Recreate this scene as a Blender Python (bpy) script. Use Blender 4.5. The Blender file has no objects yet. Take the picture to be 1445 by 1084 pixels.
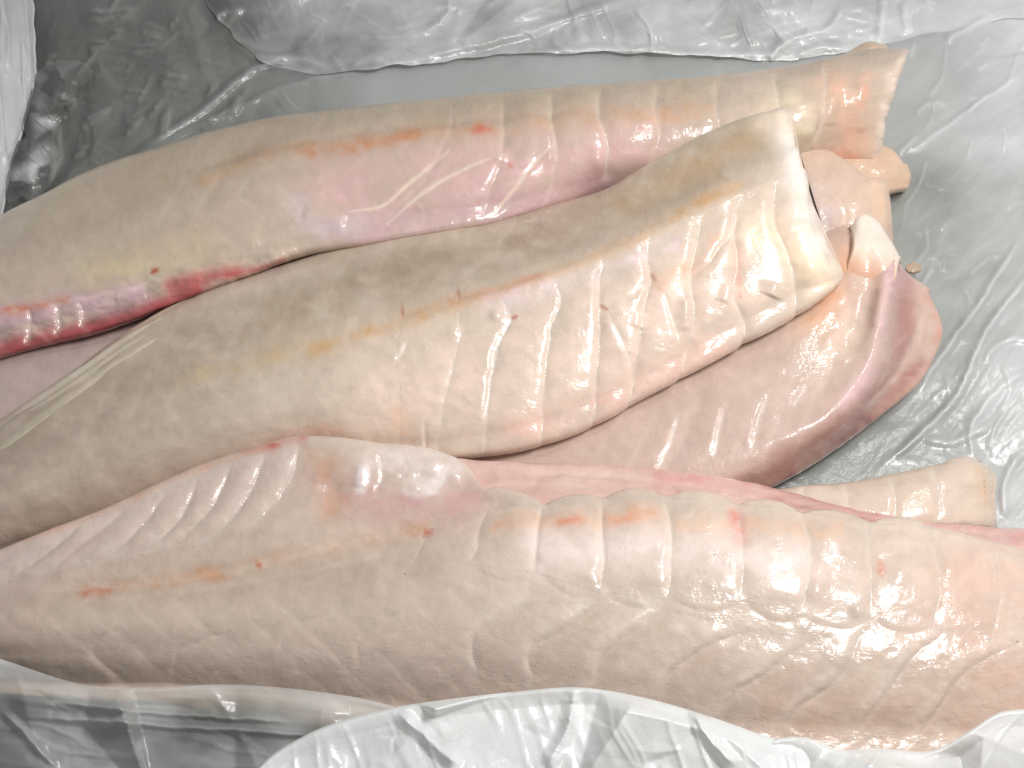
import bpy, math, random
import numpy as np
from mathutils import Vector, geometry

# ------------------------------------------------------------------ camera, light, exposure
sc = bpy.context.scene
TILT = math.radians(32.0)          # camera leans 32 degrees off the vertical
DIST = 0.46                        # metres from camera to the middle of the catch
WIDTH = 0.361                      # metres across the frame at that distance
AIM = np.array([0.0, 0.0, 0.018])
FWD = np.array([0.0, math.sin(TILT), -math.cos(TILT)])
UPV = np.array([0.0, math.cos(TILT), math.sin(TILT)])
RGT = np.array([1.0, 0.0, 0.0])
EYE = AIM - FWD * DIST

cam_d = bpy.data.cameras.new("camera")
cam_d.sensor_width = 36.0
cam_d.lens = 36.0 * DIST / WIDTH
cam_d.clip_start = 0.01
cam_d.clip_end = 50.0
cam = bpy.data.objects.new("camera", cam_d)
sc.collection.objects.link(cam)
cam.location = EYE
cam.rotation_euler = (TILT, 0.0, 0.0)
sc.camera = cam

world = bpy.data.worlds.new("World")
sc.world = world
world.use_nodes = True
bg = world.node_tree.nodes["Background"]
bg.inputs[0].default_value = (0.955, 0.99, 1.0, 1.0)
bg.inputs[1].default_value = 0.28


def area_lamp(name, loc, aim, sx, sy, power, col):
    d = bpy.data.lights.new(name, "AREA")
    d.shape = "RECTANGLE"
    d.size, d.size_y = sx, sy
    d.energy = power
    d.color = col
    o = bpy.data.objects.new(name, d)
    sc.collection.objects.link(o)
    o.location = loc
    o.rotation_euler = (Vector(aim) - Vector(loc)).to_track_quat("-Z", "Y").to_euler()
    return o


area_lamp("ceiling_light", (0.27, -0.02, 0.52), (0.04, -0.02, 0.02), 0.16, 0.13, 2.6, (1.0, 0.992, 0.985))
area_lamp("glint_lamp", (0.34, 0.28, 0.70), (0.03, 0, 0.02), 0.09, 0.08, 0.9, (1.0, 0.985, 0.96))  # small unseen lamp added for crisp wet glints, not an actual window

sc.view_settings.view_transform = "Standard"
sc.view_settings.look = "None"
sc.view_settings.gamma = 1.0
sc.view_settings.exposure = 0.0
sc.cycles.use_denoising = True
sc.cycles.max_bounces = 10
sc.cycles.transparent_max_bounces = 24

# ------------------------------------------------------------------ helpers
rng = np.random.default_rng(7)


def unproject(px, py, z_mm):
    """A place in the layout sketch (1445 x 1084 units) at a height -> metres."""
    px, py, z = np.broadcast_arrays(np.asarray(px, float), np.asarray(py, float), np.asarray(z_mm, float) / 1000.0)
    k = WIDTH / 1445.0 / DIST
    dx = (px - 722.5) * k
    dy = -(py - 542.0) * k
    d = FWD + dx[..., None] * RGT + dy[..., None] * UPV
    t = (z - EYE[2]) / d[..., 2]
    return EYE + d * t[..., None]


def hermite(t, P, ts):
    """Smooth curve through P (n,d) at parameters t (n), sampled at ts."""
    P = np.asarray(P, float)
    t = np.asarray(t, float)
    n = len(t)
    h = np.diff(t)
    s = np.diff(P, axis=0) / h.reshape((-1,) + (1,) * (P.ndim - 1))
    m = np.zeros_like(P)
    m[0], m[-1] = s[0], s[-1]
    if n > 2:
        hh = h.reshape((-1,) + (1,) * (P.ndim - 1))
        m[1:-1] = (s[:-1] * hh[1:] + s[1:] * hh[:-1]) / (hh[1:] + hh[:-1])
    i = np.clip(np.searchsorted(t, ts, side="right") - 1, 0, n - 2)
    hh = h[i].reshape((-1,) + (1,) * (P.ndim - 1))
    x = ((ts - t[i]) / h[i]).reshape((-1,) + (1,) * (P.ndim - 1))
    return ((2 * x**3 - 3 * x**2 + 1) * P[i] + (x**3 - 2 * x**2 + x) * hh * m[i]
            + (-2 * x**3 + 3 * x**2) * P[i + 1] + (x**3 - x**2) * hh * m[i + 1])


_lat = rng.random((256, 256))


def vnoise(x, y, seed=0):
    x = x + seed * 17.31
    y = y + seed * 9.77
    xi = np.floor(x).astype(int)
    yi = np.floor(y).astype(int)
    fx = x - xi
    fy = y - yi
    fx = fx * fx * fx * (fx * (fx * 6 - 15) + 10)
    fy = fy * fy * fy * (fy * (fy * 6 - 15) + 10)
    g = lambda a, b: _lat[a % 256, b % 256]
    return ((g(xi, yi) * (1 - fx) + g(xi + 1, yi) * fx) * (1 - fy)
            + (g(xi, yi + 1) * (1 - fx) + g(xi + 1, yi + 1) * fx) * fy) * 2 - 1


def fbm(x, y, seed=0, octv=3):
    a, s, out = 1.0, 1.0, 0
    for o in range(octv):
        out = out + a * vnoise(x * s, y * s, seed + o * 3)
        a *= 0.5
        s *= 2.03
    return out / 1.75


def srgb(c):
    c = np.asarray(c, float) / 255.0
    return np.where(c <= 0.04045, c / 12.92, ((c + 0.055) / 1.055) ** 2.4)


def seg_dist(X, Y, pts):
    """distance, side (+ = left of travel on the sketch, y down) and position 0..1 along a polyline"""
    pts = np.asarray(pts, float)
    best = np.full(X.shape, 1e9)
    side = np.zeros(X.shape)
    pos = np.zeros(X.shape)
    if len(pts) == 1:
        return np.hypot(X - pts[0, 0], Y - pts[0, 1]), side, pos + 0.5
    L = np.hypot(*np.diff(pts, axis=0).T)
    cum = np.concatenate([[0], np.cumsum(L)])
    for k in range(len(pts) - 1):
        ax, ay = pts[k]
        bx, by = pts[k + 1]
        ux, uy = (bx - ax) / L[k], (by - ay) / L[k]
        w = np.clip((X - ax) * ux + (Y - ay) * uy, 0, L[k])
        dx, dy = X - ax - w * ux, Y - ay - w * uy
        d = np.hypot(dx, dy)
        m = d < best
        best = np.where(m, d, best)
        side = np.where(m, np.sign(ux * dy - uy * dx), side)
        pos = np.where(m, (cum[k] + w) / cum[-1], pos)
    return best, side, pos


def smooth_line(pts, n=6):
    pts = np.asarray(pts, float)
    if len(pts) < 3:
        return pts
    t = np.concatenate([[0], np.cumsum(np.hypot(*np.diff(pts, axis=0).T))])
    return hermite(t, pts, np.linspace(0, t[-1], n * (len(pts) - 1) + 1))


def inside(X, Y, poly):
    poly = np.asarray(poly, float)
    c = np.zeros(X.shape, bool)
    j = len(poly) - 1
    for i in range(len(poly)):
        xi, yi = poly[i]
        xj, yj = poly[j]
        if yi != yj:
            c ^= ((yi > Y) != (yj > Y)) & (X < (xj - xi) * (Y - yi) / (yj - yi) + xi)
        j = i
    return c


def root(name, label, cat, loc, group=None):
    o = bpy.data.objects.new(name, None)
    o.empty_display_size = 0.01
    sc.collection.objects.link(o)
    o.location = [float(a) for a in loc]
    o["label"] = label
    o["category"] = cat
    if group:
        o["group"] = group
    return o


def mesh_obj(name, verts, faces, mat, parent=None, normals=None, attrs=None):
    me = bpy.data.meshes.new(name)
    off = np.array(parent.location) if parent is not None else np.zeros(3)
    me.from_pydata((verts - off).tolist(), [], faces.tolist() if hasattr(faces, "tolist") else faces)
    me.polygons.foreach_set("use_smooth", [True] * len(me.polygons))
    for k, (typ, arr) in (attrs or {}).items():
        a = me.attributes.new(k, typ, "POINT")
        arr = np.asarray(arr, np.float32)
        if typ == "FLOAT_COLOR":
            a.data.foreach_set("color", np.concatenate([arr, np.ones((len(arr), 1), np.float32)], 1).ravel())
        elif typ == "FLOAT_VECTOR":
            a.data.foreach_set("vector", arr.ravel())
        else:
            a.data.foreach_set("value", arr.ravel())
    me.update()
    if normals is not None:
        me.normals_split_custom_set_from_vertices(normals.tolist())
    me.materials.append(mat)
    o = bpy.data.objects.new(name, me)
    sc.collection.objects.link(o)
    o.parent = parent
    return o


# ------------------------------------------------------------------ materials
def new_mat(name):
    m = bpy.data.materials.new(name)
    m.use_nodes = True
    nt = m.node_tree
    nt.nodes.clear()
    return m, nt, nt.nodes, nt.links


def flesh_material():
    m, nt, N, L = new_mat("raw_fish_flesh")
    out = N.new("ShaderNodeOutputMaterial")
    p = N.new("ShaderNodeBsdfPrincipled")
    L.new(p.outputs[0], out.inputs[0])
    col = N.new("ShaderNodeAttribute")
    col.attribute_name = "tint"
    rest = N.new("ShaderNodeAttribute")
    rest.attribute_name = "rest"
    n1 = N.new("ShaderNodeTexNoise")       # soft mottling of the muscle
    n1.inputs["Scale"].default_value = 2.2
    n1.inputs["Detail"].default_value = 5.0
    n1.inputs["Distortion"].default_value = 0.6
    L.new(rest.outputs["Vector"], n1.inputs["Vector"])
    r1 = N.new("ShaderNodeMapRange")
    r1.inputs[1].default_value = 0.3
    r1.inputs[2].default_value = 0.7
    r1.inputs[3].default_value = 0.94
    r1.inputs[4].default_value = 1.05
    L.new(n1.outputs[0], r1.inputs[0])
    mul = N.new("ShaderNodeMix")
    mul.data_type = "RGBA"
    mul.blend_type = "MULTIPLY"
    mul.inputs[0].default_value = 1.0
    L.new(col.outputs["Color"], mul.inputs[6])
    L.new(r1.outputs[0], mul.inputs[7])
    L.new(mul.outputs[2], p.inputs["Base Color"])
    p.inputs["Subsurface Weight"].default_value = 0.32
    p.inputs["Subsurface Radius"].default_value = (1.0, 0.70, 0.55)
    p.inputs["Subsurface Scale"].default_value = 0.0012
    # wet film: uneven gloss
    n2 = N.new("ShaderNodeTexNoise")
    n2.inputs["Scale"].default_value = 3.0
    n2.inputs["Detail"].default_value = 4.0
    L.new(rest.outputs["Vector"], n2.inputs["Vector"])
    r2 = N.new("ShaderNodeMapRange")
    r2.inputs[1].default_value = 0.35
    r2.inputs[2].default_value = 0.68
    r2.inputs[3].default_value = 0.20
    r2.inputs[4].default_value = 0.42
    L.new(n2.outputs[0], r2.inputs[0])
    L.new(r2.outputs[0], p.inputs["Roughness"])
    p.inputs["IOR"].default_value = 1.40
    p.inputs["Coat Weight"].default_value = 0.7
    p.inputs["Specular IOR Level"].default_value = 0.32
    p.inputs["Coat Roughness"].default_value = 0.07
    p.inputs["Coat IOR"].default_value = 1.36
    # fine relief: soft moisture swells, and fibre grain that breaks the shine up in patches
    def noise(scale, detail=2.0, vec=None):
        n = N.new("ShaderNodeTexNoise")
        n.inputs["Scale"].default_value = scale
        n.inputs["Detail"].default_value = detail
        L.new(vec or rest.outputs["Vector"], n.inputs["Vector"])
        return n.outputs[0]

    def math_(op, a, b):
        n = N.new("ShaderNodeMath")
        n.operation = op
        for i, v in enumerate((a, b)):
            if isinstance(v, (int, float)):
                n.inputs[i].default_value = v
            else:
                L.new(v, n.inputs[i])
        return n.outputs[0]

    mp = N.new("ShaderNodeMapping")
    mp.inputs["Rotation"].default_value = (0, 0, math.radians(28))
    mp.inputs["Scale"].default_value = (3.0, 15.0, 8.0)
    L.new(rest.outputs["Vector"], mp.inputs[0])
    patch = N.new("ShaderNodeMapRange")
    patch.inputs[1].default_value = 0.48
    patch.inputs[2].default_value = 0.70
    L.new(noise(1.5, 3.0), patch.inputs[0])
    grain = math_("ADD", math_("MULTIPLY", noise(6.5, 3.0), 0.8), math_("MULTIPLY", noise(1.0, 2.0, mp.outputs[0]), 0.6))
    grain = math_("MULTIPLY", grain, math_("ADD", math_("MULTIPLY", patch.outputs[0], 0.85), 0.27))
    h = math_("ADD", grain, math_("MULTIPLY", noise(2.6, 2.0), 0.45))
    b = N.new("ShaderNodeBump")
    b.inputs["Strength"].default_value = 0.28
    b.inputs["Distance"].default_value = 0.0007
    L.new(h, b.inputs["Height"])
    L.new(b.outputs[0], p.inputs["Normal"])
    L.new(b.outputs[0], p.inputs["Coat Normal"])
    return m


def film_material():
    m, nt, N, L = new_mat("clear_polythene")
    out = N.new("ShaderNodeOutputMaterial")
    milk = N.new("ShaderNodeAttribute")
    milk.attribute_name = "milk"
    rest = N.new("ShaderNodeAttribute")
    rest.attribute_name = "rest"
    tr = N.new("ShaderNodeBsdfTransparent")
    tr.inputs[0].default_value = (0.95, 0.96, 0.945, 1)
    df = N.new("ShaderNodeBsdfDiffuse")
    df.inputs[0].default_value = (0.91, 0.925, 0.915, 1)
    tl = N.new("ShaderNodeBsdfTranslucent")
    tl.inputs[0].default_value = (0.91, 0.925, 0.915, 1)
    hz = N.new("ShaderNodeMixShader")
    hz.inputs[0].default_value = 0.2
    L.new(df.outputs[0], hz.inputs[1])
    L.new(tl.outputs[0], hz.inputs[2])
    body = N.new("ShaderNodeMixShader")
    L.new(milk.outputs["Fac"], body.inputs[0])
    L.new(tr.outputs[0], body.inputs[1])
    L.new(hz.outputs[0], body.inputs[2])
    n = N.new("ShaderNodeTexNoise")
    n.inputs["Scale"].default_value = 4.0
    n.inputs["Detail"].default_value = 4.0
    n.inputs["Distortion"].default_value = 1.0
    L.new(rest.outputs["Vector"], n.inputs["Vector"])
    b = N.new("ShaderNodeBump")
    b.inputs["Strength"].default_value = 0.22
    b.inputs["Distance"].default_value = 0.0008
    L.new(n.outputs[0], b.inputs["Height"])
    gl = N.new("ShaderNodeBsdfGlossy")
    gl.inputs["Roughness"].default_value = 0.25
    L.new(b.outputs[0], gl.inputs["Normal"])
    L.new(b.outputs[0], df.inputs["Normal"])
    lw = N.new("ShaderNodeFresnel")
    lw.inputs[0].default_value = 1.5
    L.new(b.outputs[0], lw.inputs["Normal"])
    sh = N.new("ShaderNodeMath")
    sh.operation = "MULTIPLY"
    sh.inputs[1].default_value = 1.25
    sh.use_clamp = True
    L.new(lw.outputs[0], sh.inputs[0])
    fin = N.new("ShaderNodeMixShader")
    L.new(sh.outputs[0], fin.inputs[0])
    L.new(body.outputs[0], fin.inputs[1])
    L.new(gl.outputs[0], fin.inputs[2])
    L.new(fin.outputs[0], out.inputs[0])
    return m


def tray_material():
    m, nt, N, L = new_mat("grey_tub_plastic")
    out = N.new("ShaderNodeOutputMaterial")
    p = N.new("ShaderNodeBsdfPrincipled")
    L.new(p.outputs[0], out.inputs[0])
    tc = N.new("ShaderNodeTexCoord")
    n = N.new("ShaderNodeTexNoise")
    n.inputs["Scale"].default_value = 28.0
    n.inputs["Detail"].default_value = 6.0
    L.new(tc.outputs["Object"], n.inputs["Vector"])
    cr = N.new("ShaderNodeValToRGB")
    cr.color_ramp.elements[0].color = (0.225, 0.23, 0.205, 1)
    cr.color_ramp.elements[1].color = (0.30, 0.305, 0.28, 1)
    L.new(n.outputs[0], cr.inputs[0])
    L.new(cr.outputs[0], p.inputs["Base Color"])
    p.inputs["Roughness"].default_value = 0.45
    return m


FLESH = flesh_material()
FILM = film_material()
TRAY = tray_material()


# ------------------------------------------------------------------ fillet builder
class Fillet:
    """A lofted, closed body. Rails run along the length; the first and last are tucked underneath."""

    def __init__(self, rails, nu, nv, base, seed, cap=None, cap0=None, lump=0.5, roll=None, rag=0.0):
        rs = []
        us = np.linspace(0, 1, nu)
        for r in rails:
            r = np.asarray(r, float)
            t = np.concatenate([[0], np.cumsum(np.hypot(*np.diff(r[:, :2], axis=0).T))])
            rs.append(hermite(t / t[-1], r, us))
        rs = np.array(rs)                                    # K,nu,3
        gap = np.linalg.norm(np.diff(rs[:, :, :2], axis=0), axis=2).mean(1) + \
            4 * np.abs(np.diff(rs[:, :, 2], axis=0)).mean(1) * 0.5
        tv = np.concatenate([[0], np.cumsum(gap)])
        tv /= tv[-1]
        G = hermite(tv, rs, np.linspace(0, 1, nv))           # nv,nu,3
        self.edge = np.clip(np.minimum(np.linspace(0, 1, nv), np.linspace(1, 0, nv)) / 0.06, 0, 1)[:, None] * np.ones((1, nu))
        if roll:                                             # the end bends over before it is cut
            left = np.linalg.norm(G[:, -1:, :2] - G[:, :, :2], axis=2)
            x = np.clip(1 - left / roll[0], 0, 1)
            G[..., 2] -= roll[1] * (1 - np.sqrt(1 - 0.985 * x * x))
        if rag:                                              # torn, uneven end
            left = np.linalg.norm(G[:, -1:, :2] - G[:, :, :2], axis=2)
            x = np.clip(1 - left / 45.0, 0, 1) ** 2
            G[..., 0] += rag * x * (vnoise(G[:, -1:, 1] / 26, G[:, -1:, 1] * 0, seed + 61) + 0.35 * vnoise(G[:, -1:, 1] / 9, G[:, -1:, 1] * 0, seed + 63))
        if cap:
            L_ = G[:, -1:]
            cen = L_[int(nv * 0.12):int(nv * 0.88)].mean(0, keepdims=True)
            G = np.concatenate([G] + [cen + (L_ - cen) * np.array([c[0], c[0], 1.0]) + np.array(c[1:]) for c in cap], axis=1)
            self.edge = np.concatenate([self.edge] + [self.edge[:, -1:] * max(0, 1 - 0.35 * (i + 1)) for i in range(len(cap))], axis=1)
        if cap0:
            L_ = G[:, :1]
            cen = L_[int(nv * 0.12):int(nv * 0.88)].mean(0, keepdims=True)
            G = np.concatenate([cen + (L_ - cen) * np.array([c[0], c[0], 1.0]) + np.array([-c[1], c[2], c[3]]) for c in cap0[::-1]] + [G], axis=1)
            self.edge = np.concatenate([self.edge[:, :1] * 0.3] * len(cap0) + [self.edge], axis=1)
        self.G = G
        self.nv, self.nu = G.shape[:2]
        self.X, self.Y = G[..., 0], G[..., 1]
        self.seed = seed
        self.D = np.zeros(self.X.shape)                      # relief, millimetres
        self.C = np.ones(self.X.shape + (3,)) * srgb(base)
        self.D += lump * fbm(self.X / 75, self.Y / 60, seed, 3) + 0.04 * fbm(self.X / 13, self.Y / 11, seed + 5, 2)
        self.W = 5.0 * fbm(self.X / 22, self.Y / 22, seed + 11, 2)   # wander for edges of colour
        g = np.clip(0.5 + 0.9 * fbm(self.X / 110, self.Y / 60, seed + 53, 3), 0, 1)[..., None] * 0.20
        self.C = self.C * (1 - g) + srgb((200, 184, 172)) * g            # glassier, greyer patches
        self.C *= (1 + 0.08 * fbm(self.X / 85, self.Y / 55, seed + 17, 3) + 0.05 * fbm(self.X / 26, self.Y / 16, seed + 19, 2))[..., None]
        self.polys = []
        self.sat = 1.08

    def _box(self, pts, r):
        pts = np.asarray(pts, float)
        m = ((self.X > pts[:, 0].min() - r) & (self.X < pts[:, 0].max() + r)
             & (self.Y > pts[:, 1].min() - r) & (self.Y < pts[:, 1].max() + r))
        return m

    def groove(self, pts, depth=0.8, w=5, lip=0.7, lw=22, back=0.0):
        """a parting between flakes: cut plus a raised lip on the left-hand side of the stroke"""
        pts = smooth_line(pts)
        m = self._box(pts, 4 * max(w, lw))
        X, Y = self.X[m], self.Y[m]
        wob = 1.6 * vnoise(X / 14, Y / 14, self.seed + 3)
        d, s, t = seg_dist(X + wob, Y + wob, pts)
        tap = np.clip(np.minimum(t, 1 - t) / 0.18, 0, 1)
        tap = tap * tap * (3 - 2 * tap)
        past = np.exp(-(d / (3.0 * lw)) ** 2)
        cut = -0.6 * depth * np.exp(-(d / (1.5 * w)) ** 1.5) - 0.25 * depth * np.exp(-(d / 2.5) ** 2)
        ridge = np.where(s > 0, 0.75 * lip * np.exp(-(d / (1.5 * lw)) ** 1.4) * (1 - np.exp(-(d / 6.0) ** 2)), 0)
        self.D[m] += tap * (cut + ridge * past)
        k = (min(0.34, 0.3 * depth) * tap * np.exp(-((d - 2) / 3.2) ** 2))[:, None]      # pale connective tissue in the parting
        self.C[m] = self.C[m] * (1 - k) + srgb((238, 224, 210)) * k
        return self

    def pillow(self, a, b, h, skew=1.0):
        """the swell of one flake between two partings, fullest towards b"""
        a, b = smooth_line(a), smooth_line(b)
        poly = np.concatenate([a, b[::-1]])
        m = self._box(poly, 2)
        X, Y = self.X[m], self.Y[m]
        da, _, ta = seg_dist(X, Y, a)
        db, _, tb = seg_dist(X, Y, b)
        x = da / (da + db + 1e-6)
        e0, _, _ = seg_dist(X, Y, [a[0], b[0]])
        e1, _, _ = seg_dist(X, Y, [a[-1], b[-1]])
        ln = np.hypot(*np.diff(a, axis=0).T).sum()
        f = np.clip(np.minimum(e0, e1) / (0.22 * ln), 0, 1)
        f = f * f * (3 - 2 * f)
        prof = (x ** (0.85 * skew)) * np.clip(1 - x, 0, 1) ** 0.72 * 2.1
        self.D[m] += h * prof * f * inside(X, Y, poly)
        return self

    def bump(self, pts, h, w):
        pts = smooth_line(pts)
        m = self._box(pts, 3.2 * w)
        d, s, t = seg_dist(self.X[m], self.Y[m], pts)
        tap = 1.0 if len(pts) == 1 else np.clip(np.minimum(t, 1 - t) / 0.15, 0.15, 1)
        self.D[m] += h * np.exp(-(d / w) ** 2) * tap
        return self

    def tint(self, pts, w, rgb, a=0.8, ragged=1.0, sharp=2.0):
        pts = smooth_line(pts)
        m = self._box(pts, 3.2 * w + 10)
        d, s, t = seg_dist(self.X[m], self.Y[m], pts)
        d = np.maximum(0, d + self.W[m] * ragged * min(1.0, w / 12.0))
        if len(pts) > 1 and w < 7:
            d = d / np.clip(np.sin(np.pi * np.clip(t, 0.02, 0.98)) + 0.15, 0.25, 1)
        if w >= 7 and ragged >= 1:
            a = a * np.clip(0.86 + 0.75 * fbm(self.X[m] / 34, self.Y[m] / 20, self.seed + 29, 3), 0.25, 1.1)
        if w < 16 and ragged >= 1:
            a = a * np.clip(0.85 + 0.8 * fbm(self.X[m] / 14, self.Y[m] / 9, self.seed + 37, 3), 0.4, 1.15)
        k = np.clip(a * np.exp(-(d / w) ** sharp), 0, 1)[:, None]
        self.C[m] = self.C[m] * (1 - k) + srgb(rgb) * k
        return self

    def myomeres(self, mid, period, lean, col=0.05, rel=0.08, keep=None):
        """the faint repeating bands of muscle, bent into chevrons about a mid line"""
        my = np.interp(self.X, [p[0] for p in mid], [p[1] for p in mid])
        dy = self.Y - my
        ph = (self.X + lean * np.abs(dy) + 9 * fbm(self.X / 60, self.Y / 40, self.seed + 41, 3)) / period
        n = np.floor(ph)
        fr = ph - n
        saw = np.where(fr < 0.82, fr / 0.82, (1 - fr) / 0.18)
        saw = saw * saw * (3 - 2 * saw)
        amp = np.clip(0.6 + 1.1 * fbm(self.X / 70, self.Y / 45, self.seed + 43, 3), 0, 1.3)
        if keep is not None:
            amp = amp * keep(self.X, self.Y)
        self.D += rel * (saw - 0.5) * amp
        each = 0.5 * (vnoise(n * 0.77, np.sign(dy) * 3.1 + 0 * n, self.seed + 47))
        self.C *= (1 + col * ((saw - 0.5) + each) * amp)[..., None]
        pale = (0.11 * amp * np.exp(-((fr - 0.8) / 0.06) ** 2))[..., None]
        self.C = self.C * (1 - pale) + srgb((234, 224, 212)) * pale
        return self

    def flakes(self, seps):
        """consecutive partings bound one flake each"""
        for a, b in zip(seps[:-1], seps[1:]):
            self.polys.append(np.concatenate([smooth_line(a), smooth_line(b)[::-1]]))
        return self

    def build(self, par, name="flesh", dig=1.6, thick=8.0):
        nv, nu = self.nv, self.nu
        P = unproject(self.G[..., 0], self.G[..., 1], self.G[..., 2])
        N = self._normals(P)
        P = P + N * (self.D * self.edge)[..., None] * 0.001
        N = self._normals(P)
        idx = np.arange(nv * nu).reshape(nv, nu)
        quads = np.stack([idx[:-1, :-1], idx[1:, :-1], idx[1:, 1:], idx[:-1, 1:]], -1)
        rest = np.stack([self.X * 0.025, self.Y * 0.025, np.full(self.X.shape, self.seed * 3.7)], -1) * 1.0
        grey = self.C.mean(-1, keepdims=True)
        self.C = np.clip((grey + (self.C - grey) * self.sat) * np.array([1.0, 0.982, 0.98]), 0.01, 0.95)
        Pf, Nf, Cf, Rf = P.reshape(-1, 3), N.reshape(-1, 3), self.C.reshape(-1, 3), rest.reshape(-1, 3)
        # flakes
        fid = np.zeros((nv - 1, nu - 1), int)
        cx = (self.X[:-1, :-1] + self.X[1:, 1:]) / 2
        cy = (self.Y[:-1, :-1] + self.Y[1:, 1:]) / 2
        lo, hi = int(nv * 0.03), nv - 2
        for k, poly in enumerate(self.polys):
            q = inside(cx, cy, poly) & (fid == 0)
            q[:lo] = False
            q[hi:] = False
            fid[q] = k + 1
        deep = np.zeros((nv, nu), bool)
        f = np.pad(fid, 1)
        deep = (f[:-1, :-1] > 0) & (f[1:, :-1] > 0) & (f[:-1, 1:] > 0) & (f[1:, 1:] > 0)
        body = (P - N * (deep * dig)[..., None] * 0.001).reshape(-1, 3)
        fs = quads.reshape(-1, 4).tolist()
        und = [[int(idx[0, i + 1]), int(idx[-1, i + 1]), int(idx[-1, i]), int(idx[0, i])] for i in range(nu - 1)]
        ends = [[int(a) for a in idx[::-1, 0]], [int(a) for a in idx[:, -1]]]
        at = {"tint": ("FLOAT_COLOR", Cf), "rest": ("FLOAT_VECTOR", Rf)}
        mesh_obj(name, body, fs + und + ends, FLESH, par, Nf, at)
        for k in range(len(self.polys)):
            sel = quads[fid == k + 1]
            if len(sel) < 12:
                continue
            use, inv = np.unique(sel, return_inverse=True)
            q = inv.reshape(-1, 4)
            n = len(use)
            top, bot = Pf[use], Pf[use] - Nf[use] * thick * 0.001
            e = np.concatenate([q[:, [0, 1]], q[:, [1, 2]], q[:, [2, 3]], q[:, [3, 0]]])
            key = {(int(a), int(b)) for a, b in e}
            side = [[b, a, a + n, b + n] for a, b in key if (b, a) not in key]
            faces = q.tolist() + (q[:, ::-1] + n).tolist() + side
            nn = np.concatenate([Nf[use], -Nf[use]])
            mesh_obj("flake", np.concatenate([top, bot]), faces, FLESH, par, nn,
                     {"tint": ("FLOAT_COLOR", np.tile(Cf[use], (2, 1))), "rest": ("FLOAT_VECTOR", np.tile(Rf[use], (2, 1)))})

    def _normals(self, P):
        du = np.gradient(P, axis=1)
        dv = np.gradient(P, axis=0)
        n = np.cross(dv, du)
        n /= np.linalg.norm(n, axis=-1, keepdims=True) + 1e-12
        return n


def blunt(w, z):
    """a rounded cut end: how far it bulges (sketch units) and drops (mm)"""
    return [(0.995, 0.35 * w, 0, -0.03 * z), (0.985, 0.65 * w, 0, -0.10 * z), (0.965, 0.88 * w, 0.1 * w, -0.22 * z), (0.93, w, 0.2 * w, -0.40 * z),
            (0.86, 0.9 * w, 0.3 * w, -0.62 * z), (0.6, 0.3 * w, 0.3 * w, -0.85 * z), (0.15, -0.6 * w, 0, -z)]


def under(rail, dy=0, dz=-10, dx=0, zmin=0.6):
    return [(x + dx, y + dy, max(zmin, z + dz)) for x, y, z in rail]


# ------------------------------------------------------------------ the tub floor
s = 1.6
tub = mesh_obj("tub_floor", np.array([(-s, -s, -0.004), (s, -s, -0.004), (s, s, -0.004), (-s, s, -0.004)]), [[0, 1, 2, 3]], TRAY)
tub["kind"] = "structure"
tub["label"] = "dark grey tub floor seen through the clear bag"

GROUP = "raw white fish fillets piled in the bag"

# ------------------------------------------------------------------ fillet at the back (A)
back = [(-80, 345, 14), (0, 305, 16), (60, 275, 17), (130, 240, 18), (230, 208, 19), (370, 169, 20), (500, 151, 22), (650, 136, 24),
        (800, 124, 25), (950, 112, 26), (1050, 102, 27), (1130, 91, 28), (1200, 76, 29), (1240, 68, 30), (1279, 70, 31)]
A = Fillet([
    under(back, 24, -15)[:-3] + [(1160, 108, 14), (1195, 100, 13), (1225, 98, 12)], back,
    [(-80, 372, 22), (0, 335, 24), (150, 275, 26), (290, 228, 28), (460, 178, 30), (700, 156, 32), (860, 146, 33), (1000, 135, 33), (1130, 115, 34), (1274, 82, 35)],
    [(-80, 400, 27), (0, 365, 29), (150, 310, 31), (290, 255, 33), (360, 222, 34), (460, 205, 35), (560, 192, 36), (700, 180, 37), (860, 168, 37), (1000, 158, 36), (1130, 140, 36), (1266, 100, 35)],
    [(-80, 460, 27), (0, 425, 29), (150, 380, 32), (290, 330, 34), (460, 270, 34), (700, 240, 34), (860, 215, 33), (1000, 205, 31), (1130, 178, 32), (1256, 135, 31)],
    [(-80, 510, 22), (0, 472, 24), (150, 430, 26), (290, 380, 29), (460, 315, 30), (700, 285, 28), (860, 248, 25), (1000, 240, 22), (1130, 205, 24), (1248, 180, 23)],
    [(-80, 545, 15), (0, 508, 17), (60, 490, 18), (160, 464, 19), (250, 428, 21), (360, 387, 23), (430, 361, 23), (520, 347, 23), (600, 334, 22), (700, 317, 20),
     (800, 290, 15), (860, 278, 11), (950, 280, 8), (1050, 265, 8), (1140, 240, 9), (1241, 238, 9)],
    [(-80, 545, 5), (0, 508, 6), (160, 462, 8), (360, 385, 10), (520, 346, 10), (700, 317, 8), (860, 285, 3), (1050, 275, 1), (1236, 240, 1)],
], 640, 150, (200, 184, 168), 1, roll=(20, 3), rag=3,
    cap=[(1, 1, 0, -0.4), (1, 0.5, 0, -1.5), (1, -4, 0, -3.2), (1, -12, 0, -5), (1, -22, 6, -7), (0.92, -36, 16, -9), (0.5, -44, 24, -11)])
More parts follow.
